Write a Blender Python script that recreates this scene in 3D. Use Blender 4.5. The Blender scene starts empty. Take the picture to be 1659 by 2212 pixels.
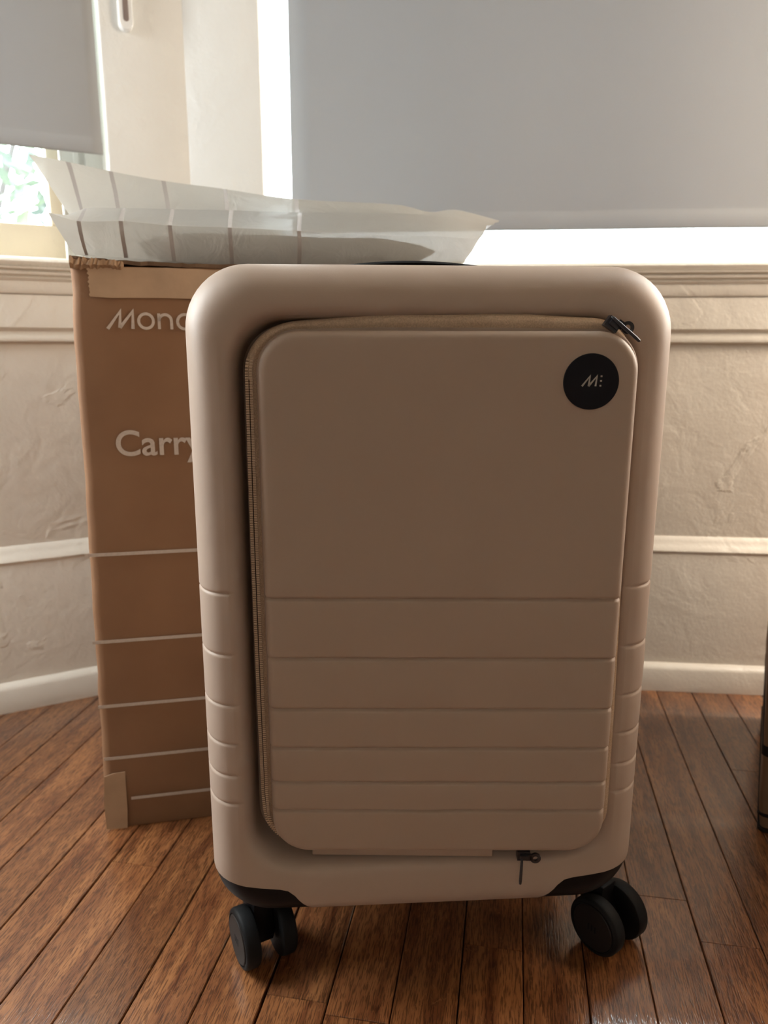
import bpy, bmesh, math, random
from mathutils import Vector, Matrix, noise
random.seed(7)
S = bpy.context.scene
COL = S.collection
PI = math.pi
R_ = math.radians

# ------------------------------------------------------------------ camera, world, light, exposure
cd = bpy.data.cameras.new('camera'); cam = bpy.data.objects.new('camera', cd); COL.objects.link(cam)
cam.location = (0, 0, 0.507)
cam.rotation_euler = (R_(90 - 12.6), 0, 0)
cam.rotation_euler = (Matrix.Rotation(R_(90 - 12.6), 3, 'X') @ Matrix.Rotation(R_(0.1), 3, 'Z')).to_euler()
cd.sensor_fit = 'VERTICAL'; cd.sensor_height = 36.0; cd.lens = 36.0 * 1620 / 2212
cd.clip_start = 0.01
cd.dof.use_dof = True; cd.dof.focus_distance = 0.52; cd.dof.aperture_fstop = 9.0
S.camera = cam
wd = bpy.data.worlds.new('world'); S.world = wd; wd.use_nodes = True
bg = wd.node_tree.nodes['Background']
bg.inputs[0].default_value = (0.90, 0.97, 1.0, 1); bg.inputs[1].default_value = 13.0
S.view_settings.view_transform = 'Standard'; S.view_settings.look = 'None'
S.view_settings.exposure = 0.0; S.view_settings.gamma = 1.0
S.view_settings.use_curve_mapping = False


def area(name, loc, target, sx, sy, power, col):
    l = bpy.data.lights.new(name, 'AREA'); l.shape = 'RECTANGLE'; l.size = sx; l.size_y = sy
    l.energy = power; l.color = col
    o = bpy.data.objects.new(name, l); COL.objects.link(o); o.location = loc
    o.rotation_euler = (Vector(target) - Vector(loc)).to_track_quat('-Z', 'Y').to_euler()
    return o


area('left_bay_fill', (-0.97, 0.69, 0.82), (0.4, 0.80, 0.10), 0.45, 0.6, 15.5, (0.96, 0.99, 1.0))  # added area fill inside the room, brightens walls, floor and suitcase side
area('right_bay_fill', (1.00, 0.86, 0.85), (-0.3, 0.80, 0.15), 0.4, 0.6, 13.5, (1.0, 0.91, 0.80))  # matching fill added on the right, mainly for the left wall
area('rear_fill', (-0.7, -2.50, 1.6), (0, 0.5, 0.5), 1.2, 1.2, 4.9, (1.0, 0.90, 0.80))  # added fill from behind the camera; the back wall has no window
area('warm_lamp_light', (1.20, 0.56, 1.10), (0.2, 0.9, 0.3), 0.25, 0.25, 3.2, (1.0, 0.62, 0.34))

# ------------------------------------------------------------------ helpers


def link(name, me, mat=None, parent=None, smooth=False):
    me.name = name
    o = bpy.data.objects.new(name, me); COL.objects.link(o)
    if mat:
        for m in (mat if isinstance(mat, (list, tuple)) else [mat]):
            me.materials.append(m)
    if parent: o.parent = parent
    if smooth:
        me.shade_smooth()
        if smooth is not True: me.set_sharp_from_angle(angle=R_(smooth))
    return o


def pyd(name, v, f, mat=None, parent=None, smooth=False):
    me = bpy.data.meshes.new(name); me.from_pydata([tuple(p) for p in v], [], f); me.update()
    bm = bmesh.new(); bm.from_mesh(me); bmesh.ops.recalc_face_normals(bm, faces=bm.faces[:]); bm.to_mesh(me); bm.free()
    return link(name, me, mat, parent, smooth)


def thing(name, label, cat, loc=(0, 0, 0), rz=0, group=None):
    o = bpy.data.objects.new(name, None); COL.objects.link(o); o.empty_display_size = 0.05
    o.location = loc; o.rotation_euler = (0, 0, rz); tag(o, label, cat, group); return o


def tag(o, label, cat, group=None):
    o['label'] = label; o['category'] = cat
    if group: o['group'] = group
    return o


def struct(o):
    o['kind'] = 'structure'; return o


class MB:
    def __init__(s): s.v = []; s.f = []
    def add(s, v, f):
        n = len(s.v); s.v += [tuple(p) for p in v]; s.f += [tuple(i + n for i in q) for q in f]; return s
    def box(s, a, b, M=None):
        x0, y0, z0 = a; x1, y1, z1 = b
        v = [Vector(p) for p in ((x0, y0, z0), (x1, y0, z0), (x1, y1, z0), (x0, y1, z0), (x0, y0, z1), (x1, y0, z1), (x1, y1, z1), (x0, y1, z1))]
        if M: v = [M @ p for p in v]
        return s.add(v, [(0, 3, 2, 1), (4, 5, 6, 7), (0, 1, 5, 4), (1, 2, 6, 5), (2, 3, 7, 6), (3, 0, 4, 7)])
    def rings(s, rings, closed=True, cap0=True, cap1=True):
        n = len(rings[0]); v = [p for r in rings for p in r]; f = []
        for i in range(len(rings) - 1):
            for j in range(n if closed else n - 1):
                k = (j + 1) % n
                f.append((i * n + j, i * n + k, (i + 1) * n + k, (i + 1) * n + j))
        if cap0: f.append(tuple(range(n)))
        if cap1: f.append(tuple((len(rings) - 1) * n + j for j in reversed(range(n))))
        return s.add(v, f)
    def tube(s, pts, rad, n=10, caps=True):
        pts = [Vector(p) for p in pts]; rr = []
        for i, p in enumerate(pts):
            t = (pts[min(i + 1, len(pts) - 1)] - pts[max(i - 1, 0)]).normalized()
            a = t.cross(Vector((0.12, 0.9, 0.31))).normalized(); b = t.cross(a)
            r = rad[i] if isinstance(rad, (list, tuple)) else rad
            rr.append([p + (a * math.cos(2 * PI * k / n) + b * math.sin(2 * PI * k / n)) * r for k in range(n)])
        return s.rings(rr, True, caps, caps)
    def build(s, name, mat, parent=None, smooth=False): return pyd(name, s.v, s.f, mat, parent, smooth)


def bevel(o, w, seg=2, ang=35):
    bm = bmesh.new(); bm.from_mesh(o.data)
    es = [e for e in bm.edges if len(e.link_faces) == 2 and e.calc_face_angle(0) > R_(ang)]
    bmesh.ops.bevel(bm, geom=es, offset=w, segments=seg, affect='EDGES', profile=0.5)
    bm.to_mesh(o.data); bm.free(); o.data.shade_smooth(); o.data.set_sharp_from_angle(angle=R_(50))
    return o


# ------------------------------------------------------------------ materials
def mat(name, col, rough=0.5, spec=0.5, metal=0.0, var=0.0, vscale=6, bump=0.0, bscale=60, bdist=0.001, detail=4, coat=0, stretch=None, col2=None):
    m = bpy.data.materials.new(name); m.use_nodes = True; nt = m.node_tree; p = nt.nodes['Principled BSDF']
    p.inputs['Base Color'].default_value = (*col, 1); p.inputs['Roughness'].default_value = rough
    p.inputs['Specular IOR Level'].default_value = spec; p.inputs['Metallic'].default_value = metal
    tc = nt.nodes.new('ShaderNodeTexCoord'); mp = nt.nodes.new('ShaderNodeMapping')
    nt.links.new(tc.outputs['Object'], mp.inputs[0])
    if stretch: mp.inputs['Scale'].default_value = stretch
    if var or col2:
        n = nt.nodes.new('ShaderNodeTexNoise'); n.inputs['Scale'].default_value = vscale; n.inputs['Detail'].default_value = 6
        nt.links.new(mp.outputs[0], n.inputs[0])
        r = nt.nodes.new('ShaderNodeValToRGB'); r.color_ramp.elements[0].position = 0.35; r.color_ramp.elements[1].position = 0.65
        c2 = col2 or tuple(c * (1 - var) for c in col)
        r.color_ramp.elements[0].color = (*c2, 1); r.color_ramp.elements[1].color = (*col, 1)
        nt.links.new(n.outputs[0], r.inputs[0]); nt.links.new(r.outputs[0], p.inputs['Base Color'])
    if bump:
        n2 = nt.nodes.new('ShaderNodeTexNoise'); n2.inputs['Scale'].default_value = bscale; n2.inputs['Detail'].default_value = detail
        nt.links.new(mp.outputs[0], n2.inputs[0])
        b = nt.nodes.new('ShaderNodeBump'); b.inputs['Strength'].default_value = bump; b.inputs['Distance'].default_value = bdist
        nt.links.new(n2.outputs[0], b.inputs['Height']); nt.links.new(b.outputs[0], p.inputs['Normal'])
    return m


def paint_material(name, col, chips=1.0):
    m = mat(name, col, 0.38, 0.45, var=0.06, vscale=5)
    nt = m.node_tree; p = nt.nodes['Principled BSDF']; N = nt.nodes.new; L = nt.links.new
    tc = N('ShaderNodeTexCoord')
    n1 = N('ShaderNodeTexNoise'); n1.inputs['Scale'].default_value = 22; n1.inputs['Detail'].default_value = 5; n1.inputs['Distortion'].default_value = 0.6
    n2 = N('ShaderNodeTexNoise'); n2.inputs['Scale'].default_value = 190; n2.inputs['Detail'].default_value = 3
    v = N('ShaderNodeTexNoise'); v.inputs['Scale'].default_value = 8; v.inputs['Detail'].default_value = 6; v.inputs['Distortion'].default_value = 1.2
    for n in (n1, n2, v): L(tc.outputs['Object'], n.inputs[0])
    r = N('ShaderNodeValToRGB'); r.color_ramp.elements[0].position = 0.60; r.color_ramp.elements[1].position = 0.635
    L(v.outputs[0], r.inputs[0])
    a = N('ShaderNodeMath'); a.operation = 'MULTIPLY'; a.inputs[1].default_value = 0.10; L(n2.outputs[0], a.inputs[0])
    b = N('ShaderNodeMath'); b.operation = 'MULTIPLY_ADD'; b.inputs[1].default_value = 0.55; L(n1.outputs[0], b.inputs[0]); L(a.outputs[0], b.inputs[2])
    c = N('ShaderNodeMath'); c.operation = 'MULTIPLY_ADD'; c.inputs[1].default_value = 0.16 * chips; L(r.outputs[0], c.inputs[0]); L(b.outputs[0], c.inputs[2])
    bu = N('ShaderNodeBump'); bu.inputs['Strength'].default_value = 0.7; bu.inputs['Distance'].default_value = 0.005
    L(c.outputs[0], bu.inputs['Height']); L(bu.outputs[0], p.inputs['Normal'])
    return m


M_paint = paint_material('old_cream_paint', (0.77, 0.715, 0.625))
M_trim = paint_material('trim_paint', (0.78, 0.73, 0.64), 0.6)
M_casing = paint_material('casing_paint', (0.79, 0.78, 0.73), 0.3)
M_sash = paint_material('sash_paint', (0.78, 0.71, 0.55), 1.0)
M_room = mat('room_paint', (0.70, 0.62, 0.53), 0.8)
M_ceiling = mat('ceiling_paint', (0.75, 0.72, 0.68), 0.9)

M_shell = mat('taupe_polycarbonate', (0.43, 0.335, 0.268), 0.48, 0.32, var=0.02, vscale=3, bump=0.10, bscale=1500, bdist=0.0003, detail=2)
M_panel = mat('taupe_panel', (0.40, 0.305, 0.238), 0.50, 0.4, var=0.03, vscale=3, bump=0.10, bscale=1500, bdist=0.0003, detail=2)
M_black = mat('black_plastic', (0.006, 0.006, 0.007), 0.5, 0.15, bump=0.12, bscale=700, bdist=0.0003)
M_tyre = mat('black_rubber', (0.007, 0.0075, 0.008), 0.6, 0.2, bump=0.2, bscale=500, bdist=0.0003)
M_hub = mat('wheel_cap_plastic', (0.016, 0.013, 0.012), 0.5, 0.25)
M_badge = mat('badge_black', (0.0075, 0.0078, 0.011), 0.6, 0.15)
M_logo = mat('logo_metal', (0.42, 0.38, 0.33), 0.35, 0.5, metal=0.6)
M_fabric = mat('tan_zip_fabric', (0.60, 0.45, 0.32), 0.85, 0.2, var=0.22, vscale=900, bump=0.5, bscale=1100, bdist=0.0006)
M_teeth = mat('tan_zip_teeth', (0.60, 0.46, 0.33), 0.5, 0.4)
M_zipmetal = mat('dark_zip_metal', (0.018, 0.018, 0.022), 0.33, 0.5)
M_tape = mat('paper_tape', (0.50, 0.34, 0.215), 0.55, 0.4, var=0.15, vscale=30, bump=0.4, bscale=45, bdist=0.002)
M_print = mat('white_ink', (0.60, 0.51, 0.43), 0.8, 0.2, var=0.12, vscale=400)
M_ink = mat('black_band_ink', (0.012, 0.011, 0.011), 0.7, 0.2)
M_cloth = mat('grey_packed_cloth', (0.085, 0.068, 0.060), 0.9, 0.1, col2=(0.025, 0.020, 0.022), vscale=14)
M_white_plastic = mat('white_plastic', (0.82, 0.82, 0.80), 0.25, 0.5)
M_slot = mat('grey_slot', (0.22, 0.17, 0.15), 0.5)


def cardboard(name, a, b):
    m = mat(name, a, 0.75, 0.25, col2=b, vscale=9, bump=0.35, bscale=40, bdist=0.0012)
    return m


M_card = cardboard('cardboard', (0.285, 0.155, 0.082), (0.245, 0.130, 0.068))
M_cardedge = cardboard('cardboard_edge', (0.42, 0.27, 0.16), (0.30, 0.18, 0.10))
M_carddark = cardboard('dark_cardboard', (0.20, 0.125, 0.075), (0.14, 0.085, 0.05))


def wood_material():
    m = bpy.data.materials.new('oak_strip'); m.use_nodes = True; nt = m.node_tree; N = nt.nodes.new; L = nt.links.new
    p = nt.nodes['Principled BSDF']; tc = N('ShaderNodeTexCoord'); oi = N('ShaderNodeObjectInfo')
    off = N('ShaderNodeVectorMath'); off.operation = 'SCALE'; off.inputs[0].default_value = (13.1, 3.7, 5.3); L(oi.outputs['Random'], off.inputs['Scale'])
    ad = N('ShaderNodeVectorMath'); L(tc.outputs['Object'], ad.inputs[0]); L(off.outputs[0], ad.inputs[1])

    def noise(scale, sc, det=4, dist=0.0):
        mp = N('ShaderNodeMapping'); mp.inputs['Scale'].default_value = sc; L(ad.outputs[0], mp.inputs[0])
        n = N('ShaderNodeTexNoise'); n.inputs['Scale'].default_value = scale; n.inputs['Detail'].default_value = det; n.inputs['Distortion'].default_value = dist
        L(mp.outputs[0], n.inputs[0]); return n
    pore = noise(1.0, (85, 950, 1), 2, 0.3)         # dark pore dashes along the strip (x)
    fig = noise(1.0, (7, 60, 1), 4, 1.2)            # growth figure
    fleck = noise(1.0, (110, 230, 1), 3, 2.0)        # ray fleck
    wear = noise(1.0, (5, 5, 1), 3)
    r = N('ShaderNodeValToRGB'); e = r.color_ramp.elements
    e[0].position = 0.30; e[0].color = (0.135, 0.042, 0.015, 1); e[1].position = 0.72; e[1].color = (0.38, 0.16, 0.058, 1)
    L(fig.outputs[0], r.inputs[0])
    pr = N('ShaderNodeValToRGB'); pr.color_ramp.elements[0].position = 0.40; pr.color_ramp.elements[1].position = 0.52
    pr.color_ramp.elements[0].color = (0.30, 0.26, 0.24, 1); pr.color_ramp.elements[1].color = (1, 1, 1, 1); L(pore.outputs[0], pr.inputs[0])
    mx = N('ShaderNodeMix'); mx.data_type = 'RGBA'; mx.blend_type = 'MULTIPLY'; mx.inputs[0].default_value = 0.85
    L(r.outputs[0], mx.inputs[6]); L(pr.outputs[0], mx.inputs[7])
    hv = N('ShaderNodeHueSaturation'); L(mx.outputs[2], hv.inputs['Color'])
    mr = N('ShaderNodeMapRange'); mr.inputs[3].default_value = 0.72; mr.inputs[4].default_value = 1.15; L(oi.outputs['Random'], mr.inputs[0]); L(mr.outputs[0], hv.inputs['Value'])
    fr = N('ShaderNodeValToRGB'); fr.color_ramp.elements[0].position = 0.60; fr.color_ramp.elements[1].position = 0.70; L(fleck.outputs[0], fr.inputs[0])
    m2 = N('ShaderNodeMix'); m2.data_type = 'RGBA'; m2.inputs[7].default_value = (0.40, 0.185, 0.076, 1); L(hv.outputs[0], m2.inputs[6])
    fm = N('ShaderNodeMath'); fm.operation = 'MULTIPLY'; fm.inputs[1].default_value = 0.35; L(fr.outputs[0], fm.inputs[0]); L(fm.outputs[0], m2.inputs[0])
    L(m2.outputs[2], p.inputs['Base Color'])
    rr = N('ShaderNodeMapRange'); rr.inputs[3].default_value = 0.26; rr.inputs[4].default_value = 0.40; L(wear.outputs[0], rr.inputs[0]); L(rr.outputs[0], p.inputs['Roughness'])
    p.inputs['Specular IOR Level'].default_value = 0.4; p.inputs['Coat Weight'].default_value = 1.0; p.inputs['Coat IOR'].default_value = 1.6; p.inputs['Coat Roughness'].default_value = 0.06
    b = N('ShaderNodeBump'); b.inputs['Strength'].default_value = 0.55; b.inputs['Distance'].default_value = 0.0006
    L(pore.outputs[0], b.inputs['Height']); L(b.outputs[0], p.inputs['Normal']); b2 = N('ShaderNodeBump'); b2.inputs['Strength'].default_value = 0.25; b2.inputs['Distance'].default_value = 0.0005; L(pore.outputs[0], b2.inputs['Height']); L(b2.outputs[0], p.inputs['Coat Normal'])
    return m


M_wood = wood_material()
M_subfloor = mat('dark_gap', (0.012, 0.008, 0.006), 0.9)


def blind_material():
    m = bpy.data.materials.new('grey_blind_fabric'); m.use_nodes = True; nt = m.node_tree; N = nt.nodes.new; L = nt.links.new
    out = nt.nodes['Material Output']; p = nt.nodes['Principled BSDF']
    p.inputs['Base Color'].default_value = (0.335, 0.332, 0.322, 1); p.inputs['Roughness'].default_value = 0.8; p.inputs['Specular IOR Level'].default_value = 0.2
    t = N('ShaderNodeBsdfTranslucent'); t.inputs[0].default_value = (0.060, 0.071, 0.082, 1)
    a = N('ShaderNodeAddShader'); L(p.outputs[0], a.inputs[0]); L(t.outputs[0], a.inputs[1]); L(a.outputs[0], out.inputs[0])
    tc = N('ShaderNodeTexCoord'); n = N('ShaderNodeTexNoise'); n.inputs['Scale'].default_value = 900; L(tc.outputs['Object'], n.inputs[0])
    b = N('ShaderNodeBump'); b.inputs['Strength'].default_value = 0.25; b.inputs['Distance'].default_value = 0.0005; L(n.outputs[0], b.inputs['Height']); L(b.outputs[0], p.inputs['Normal'])
    return m


M_blind = blind_material()


def film_material(name, col, trans, transp, bump=0.4):
    m = bpy.data.materials.new(name); m.use_nodes = True; nt = m.node_tree; N = nt.nodes.new; L = nt.links.new
    out = nt.nodes['Material Output']; p = nt.nodes['Principled BSDF']
    p.inputs['Base Color'].default_value = (*col, 1); p.inputs['Roughness'].default_value = 0.35; p.inputs['Specular IOR Level'].default_value = 0.5
    t = N('ShaderNodeBsdfTranslucent'); t.inputs[0].default_value = (*col, 1)
    tr = N('ShaderNodeBsdfTransparent')
    a = N('ShaderNodeMixShader'); a.inputs[0].default_value = trans; L(p.outputs[0], a.inputs[1]); L(t.outputs[0], a.inputs[2])
    b = N('ShaderNodeMixShader'); b.inputs[0].default_value = transp; L(a.outputs[0], b.inputs[1]); L(tr.outputs[0], b.inputs[2])
    L(b.outputs[0], out.inputs[0])
    tc = N('ShaderNodeTexCoord'); n = N('ShaderNodeTexNoise'); n.inputs['Scale'].default_value = 35; n.inputs['Detail'].default_value = 6; n.inputs['Distortion'].default_value = 1.5
    L(tc.outputs['Object'], n.inputs[0])
    bu = N('ShaderNodeBump'); bu.inputs['Strength'].default_value = bump; bu.inputs['Distance'].default_value = 0.004; L(n.outputs[0], bu.inputs['Height'])
    L(bu.outputs[0], p.inputs['Normal']); L(bu.outputs[0], t.inputs['Normal'])
    return m


M_film = film_material('frosted_plastic_film', (0.66, 0.635, 0.585), 0.62, 0.12)
M_filmline = film_material('white_printed_line', (0.38, 0.345, 0.32), 0.0, 0.0, 0.2)


def glass_material():
    m = bpy.data.materials.new('window_glass'); m.use_nodes = True; nt = m.node_tree; N = nt.nodes.new; L = nt.links.new
    out = nt.nodes['Material Output']; nt.nodes.remove(nt.nodes['Principled BSDF'])
    g = N('ShaderNodeBsdfGlossy'); g.inputs['Roughness'].default_value = 0.02; t = N('ShaderNodeBsdfTransparent'); t.inputs[0].default_value = (0.95, 0.97, 0.97, 1)
    x = N('ShaderNodeMixShader'); x.inputs[0].default_value = 0.04; h = N('ShaderNodeBsdfTranslucent'); h.inputs[0].default_value = (0.9, 0.95, 1.0, 1); y = N('ShaderNodeMixShader'); y.inputs[0].default_value = 0.03; L(t.outputs[0], y.inputs[1]); L(h.outputs[0], y.inputs[2]); L(y.outputs[0], x.inputs[1]); L(g.outputs[0], x.inputs[2]); L(x.outputs[0], out.inputs[0])
    return m


M_glass = glass_material()
M_leaf = mat('leaf_green', (0.105, 0.15, 0.05), 0.5, 0.4, col2=(0.055, 0.085, 0.075), vscale=3)
M_bark = mat('bark', (0.05, 0.035, 0.025), 0.9)
M_ground = mat('lawn_ground', (0.06, 0.09, 0.03), 0.95, var=0.4, vscale=8)

# ------------------------------------------------------------------ setting: bay walls
CX, CY = -0.2675, 1.1086
AL, AR = R_(28.1), R_(-5.455)
dL = Vector((-math.cos(AL), -math.sin(AL), 0)); nL = Vector((-math.sin(AL), math.cos(AL), 0))   # along (away from the corner), outwards
dR = Vector((math.cos(AR), math.sin(AR), 0)); nR = Vector((-math.sin(AR), math.cos(AR), 0))
C0 = Vector((CX, CY, 0))
FR = {'left': (dL, nL, 1.00), 'right': (dR, nR, 1.45)}


def P(side, s, o, z):
    d, n, _ = FR[side]; return C0 + d * s + n * o + Vector((0, 0, z))


def extr(name, side, prof, s0, s1, m, seg=1):
    """a moulding: closed profile of (out, z) pulled along the wall"""
    rg = []
    for i in range(seg + 1):
        s = s0 + (s1 - s0) * i / seg
        rg.append([P(side, s, o, z) for o, z in prof])
    b = MB(); b.rings(rg); return struct(b.build(name, m, None, 40))


def wbox(mb, side, s0, s1, o0, o1, z0, z1):
    v = [P(side, s, o, z) for z in (z0, z1) for s, o in ((s0, o0), (s1, o0), (s1, o1), (s0, o1))]
    return mb.add(v, [(0, 3, 2, 1), (4, 5, 6, 7), (0, 1, 5, 4), (1, 2, 6, 5), (2, 3, 7, 6), (3, 0, 4, 7)])


TOPW, CEIL = 2.02, 2.5
OPEN = {'left': [(0.107, 0.46), (0.53, 0.92)], 'right': [(0.103, 0.83), (0.91, 1.34)]}  # second opening on each side is unseen, added to let in sky light
tn = 1
for side in ('left', 'right'):
    ln = FR[side][2]; (a, b_), (a2, b2) = OPEN[side]
    w = MB()
    wbox(w, side, -0.05, ln, 0.021, 0.13, 0, 0.604)
    wbox(w, side, -0.05, ln, 0.021, 0.13, TOPW, CEIL)
    wbox(w, side, -0.05, a - 0.004, 0.021, 0.13, 0.604, TOPW)
    wbox(w, side, b_ + 0.004, a2 - 0.004, 0.021, 0.13, 0.604, TOPW)
    wbox(w, side, b2 + 0.004, ln, 0.021, 0.13, 0.604, TOPW)
    struct(w.build('wall_' + side, M_paint))
    extr('baseboard_' + side, side, [(0.022, 0), (0.009, 0), (0.009, 0.211), (0.0095, 0.2125), (0.022, 0.2125)], -0.03, ln, M_paint)

    def trim(prof, s0=-0.02, s1=ln, m=M_trim):
        global tn
        o = extr('trim_%d' % tn, side, prof, s0, s1, m); tn += 1; return o
    trim([(0.012, 0), (-0.003, 0), (-0.003, 0.033), (0.000, 0.0375), (0.006, 0.0405), (0.012, 0.0420)])                  # shoe
    trim([(0.024, 0.211), (0.0085, 0.211), (0.0075, 0.2145), (0.010, 0.219), (0.0125, 0.2215), (0.0165, 0.2275), (0.0195, 0.2335), (0.0215, 0.2345), (0.024, 0.2345)])   # base cap
    trim([(0.024, 0.5085), (0.017, 0.5085), (0.0135, 0.5105), (0.0125, 0.5145), (0.0145, 0.519), (0.0155, 0.523), (0.0115, 0.5265), (0.010, 0.528), (0.010, 0.5695), (0.0125, 0.5705), (0.024, 0.5705)])   # apron
    trim([(0.024, 0.5705), (0.009, 0.5705), (0.007, 0.573), (0.007, 0.5865), (0.0045, 0.588), (0.003, 0.5905), (0.0055, 0.592), (0.000, 0.5945), (-0.001, 0.5975), (0.002, 0.599),
          (-0.004, 0.601), (-0.005, 0.6035), (0.024, 0.6035)])                                                              # bed moulding
    sl = trim([(0.10, 0.6035), (-0.001, 0.6035), (-0.0045, 0.606), (-0.006, 0.610), (-0.0045, 0.6135), (-0.001, 0.6155), (0.10, 0.6160)])   # sill
    trim([(0.03, 0.6165), (0.0, 0.6165), (0.0, TOPW + 0.12), (0.03, TOPW + 0.12)] if False else [(0.03, 0.617), (0.0, 0.617), (0.0, TOPW), (0.03, TOPW)], -0.02, a, M_casing)   # inner casing
    trim([(0.03, 0.617), (0.0, 0.617), (0.0, TOPW), (0.03, TOPW)], b_, a2, M_casing)
    trim([(0.03, 0.617), (0.0, 0.617), (0.0, TOPW), (0.03, TOPW)], b2, ln, M_casing)
    trim([(0.03, TOPW), (-0.004, TOPW), (-0.008, TOPW + 0.13), (0.03, TOPW + 0.13)], -0.02, ln, M_casing)

# rounded front edges of the two casings that meet in the corner
for nm in ('trim_6', 'trim_15'):
    if nm in bpy.data.objects: bevel(bpy.data.objects[nm], 0.0035, 3, 60)

# windows: jambs, sash, glass
for i, (side, q_) in enumerate((('left', 0), ('right', 0), ('left', 1), ('right', 1))):
    a, b_ = OPEN[side][q_]
    t = bpy.data.objects.new('window_%d' % (i + 1), None); COL.objects.link(t); struct(t)
    j = MB()
    if side == 'left':
        wbox(j, side, a - 0.012, a, 0.03, 0.10, 0.617, TOPW)
        wbox(j, side, a - 0.012, a + 0.022, 0.045, 0.10, 0.617, TOPW)
        wbox(j, side, a + 0.022, a + 0.052, 0.054, 0.10, 0.617, TOPW)
        wbox(j, side, a + 0.030, a + 0.036, 0.049, 0.10, 0.617, TOPW)
    else:
        wbox(j, side, a - 0.012, a, 0.03, 0.10, 0.617, TOPW)
    wbox(j, side, b_, b_ + 0.012, 0.03, 0.10, 0.617, TOPW)
    wbox(j, side, a, b_, 0.03, 0.10, TOPW - 0.012, TOPW)
    j.build('jamb', M_casing, t)
    s0, s1 = (a + 0.055, b_ - 0.02) if side == 'left' else (a - 0.008, b_ - 0.001)
    st, rail = (0.016, 0.045) if side == 'left' else (0.004, 0.006)
    oo = (0.05, 0.08)
    f = MB(); wbox(f, side, s0, s1, *oo, 0.6175, 0.6175 + rail)
    bevel(f.build('bottom_rail', M_sash, t), 0.002, 2)
    f = MB(); wbox(f, side, s0, s0 + st, *oo, 0.6175 + rail, TOPW - 0.02); bevel(f.build('stile', M_sash, t), 0.002, 2)
    f = MB(); wbox(f, side, s1 - st, s1, *oo, 0.6175 + rail, TOPW - 0.02); f.build('stile', M_sash, t)
    f = MB(); wbox(f, side, s0, s1, *oo, 1.28, 1.32); f.build('meeting_rail', M_sash, t)
    f = MB(); wbox(f, side, s0 + st * 0.5, s1 - st * 0.5, 0.066, 0.069, 0.6175 + rail * 0.8, TOPW - 0.02); f.build('glass_pane', M_glass, t)

# roller blinds
def roller_blind(label, side, s0, s1, o, zb, hem):
    t = thing('roller_blind', label, 'blind', P(side, (s0 + s1) / 2, o, zb)); t['group'] = 'roller blinds in the bay'
    base = P(side, (s0 + s1) / 2, o, zb)
    n = 24; zs = [zb + 0.001, zb + 0.004, hem - 0.004, hem, hem + 0.003, hem + 0.02, 0.8, 0.95, 1.15, 1.4, 1.7, 1.98]
    def sheet(oo):
        V = []
        for z in zs:
            for k in range(n + 1):
                s = s0 + (s1 - s0) * k / n
                wv = 0.0012 * math.sin(s * 23 + z * 3) + 0.0010 * noise.noise(Vector((s * 7, z * 5, 2)))
                if z < hem - 0.001: wv -= 0.0028 * math.sin(PI * (z - zb) / (hem - zb)) + 0.0006
                V.append(P(side, s, o + oo + wv, z) - base)
        return V
    A, B = sheet(0), sheet(0.0006); N_ = len(A); F = []
    for r in range(len(zs) - 1):
        for k in range(n):
            q = r * (n + 1) + k
            F += [(q, q + 1, q + n + 2, q + n + 1), (N_ + q + n + 1, N_ + q + n + 2, N_ + q + 1, N_ + q)]
    m = len(zs) - 1
    for k in range(n): F += [(k + 1, k, N_ + k, N_ + k + 1), (m * (n + 1) + k, m * (n + 1) + k + 1, N_ + m * (n + 1) + k + 1, N_ + m * (n + 1) + k)]
    for r in range(m): F += [(r * (n + 1), (r + 1) * (n + 1), N_ + (r + 1) * (n + 1), N_ + r * (n + 1)), ((r + 1) * (n + 1) + n, r * (n + 1) + n, N_ + r * (n + 1) + n, N_ + (r + 1) * (n + 1) + n)]
    pyd('shade', A + B, F, M_blind, t, True)
    b = MB(); b.tube([P(side, s0, o + 0.020, 1.985) - base, P(side, s1, o + 0.020, 1.985) - base], 0.018, 16); b.build('roller_tube', M_blind, t, 40)
    return t


roller_blind('blue grey roller blind with hemmed foot over the narrow left window', 'left', 0.1125, 0.45, 0.004, 0.7465, 0.766)
roller_blind('wide pale grey roller blind above the bright gap at the right', 'right', 0.1408, 0.815, 0.004, 0.6560, 0.6800)

# cord guide hanging on the left casing
t = thing('cord_guide', 'white plastic blind cord loop guide hanging on the left casing', 'cord guide', P('left', 0.074, -0.006, 0.897))
g0 = P('left', 0.074, -0.006, 0.897)
Mx = Matrix((dL, nL, Vector((0, 0, 1)))).transposed()
def capsule(hw, z0, z1, y0, y1, n=12, rr=0.002):
    pts = [(hw * math.cos(PI + PI * k / n), z0 + hw + hw * math.sin(PI + PI * k / n)) for k in range(n + 1)] + \
          [(hw * math.cos(PI * k / n), z1 - hw + hw * math.sin(PI * k / n)) for k in range(n + 1)]
    cx = lambda p, s: (p[0] * s, (p[1] if s == 1 else p[1] + (0.0015 if p[1] < (z0 + z1) / 2 else -0.0015)))
    rg = []
    for s, y in ((1, y1), (1, y0 + rr), (1 - rr * 0.6 / hw, y0)):
        rg.append([Mx @ Vector((cx(p, s)[0], y, cx(p, s)[1])) for p in pts])
    b = MB(); b.rings(rg); return b
capsule(0.0088, 0.0, 0.30, -0.003, 0.006).build('guide_body', M_white_plastic, t, 40)
capsule(0.0034, 0.010, 0.29, -0.0036, 0.0, rr=0.0004).build('cord_slot', M_slot, t, 40)

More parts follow.
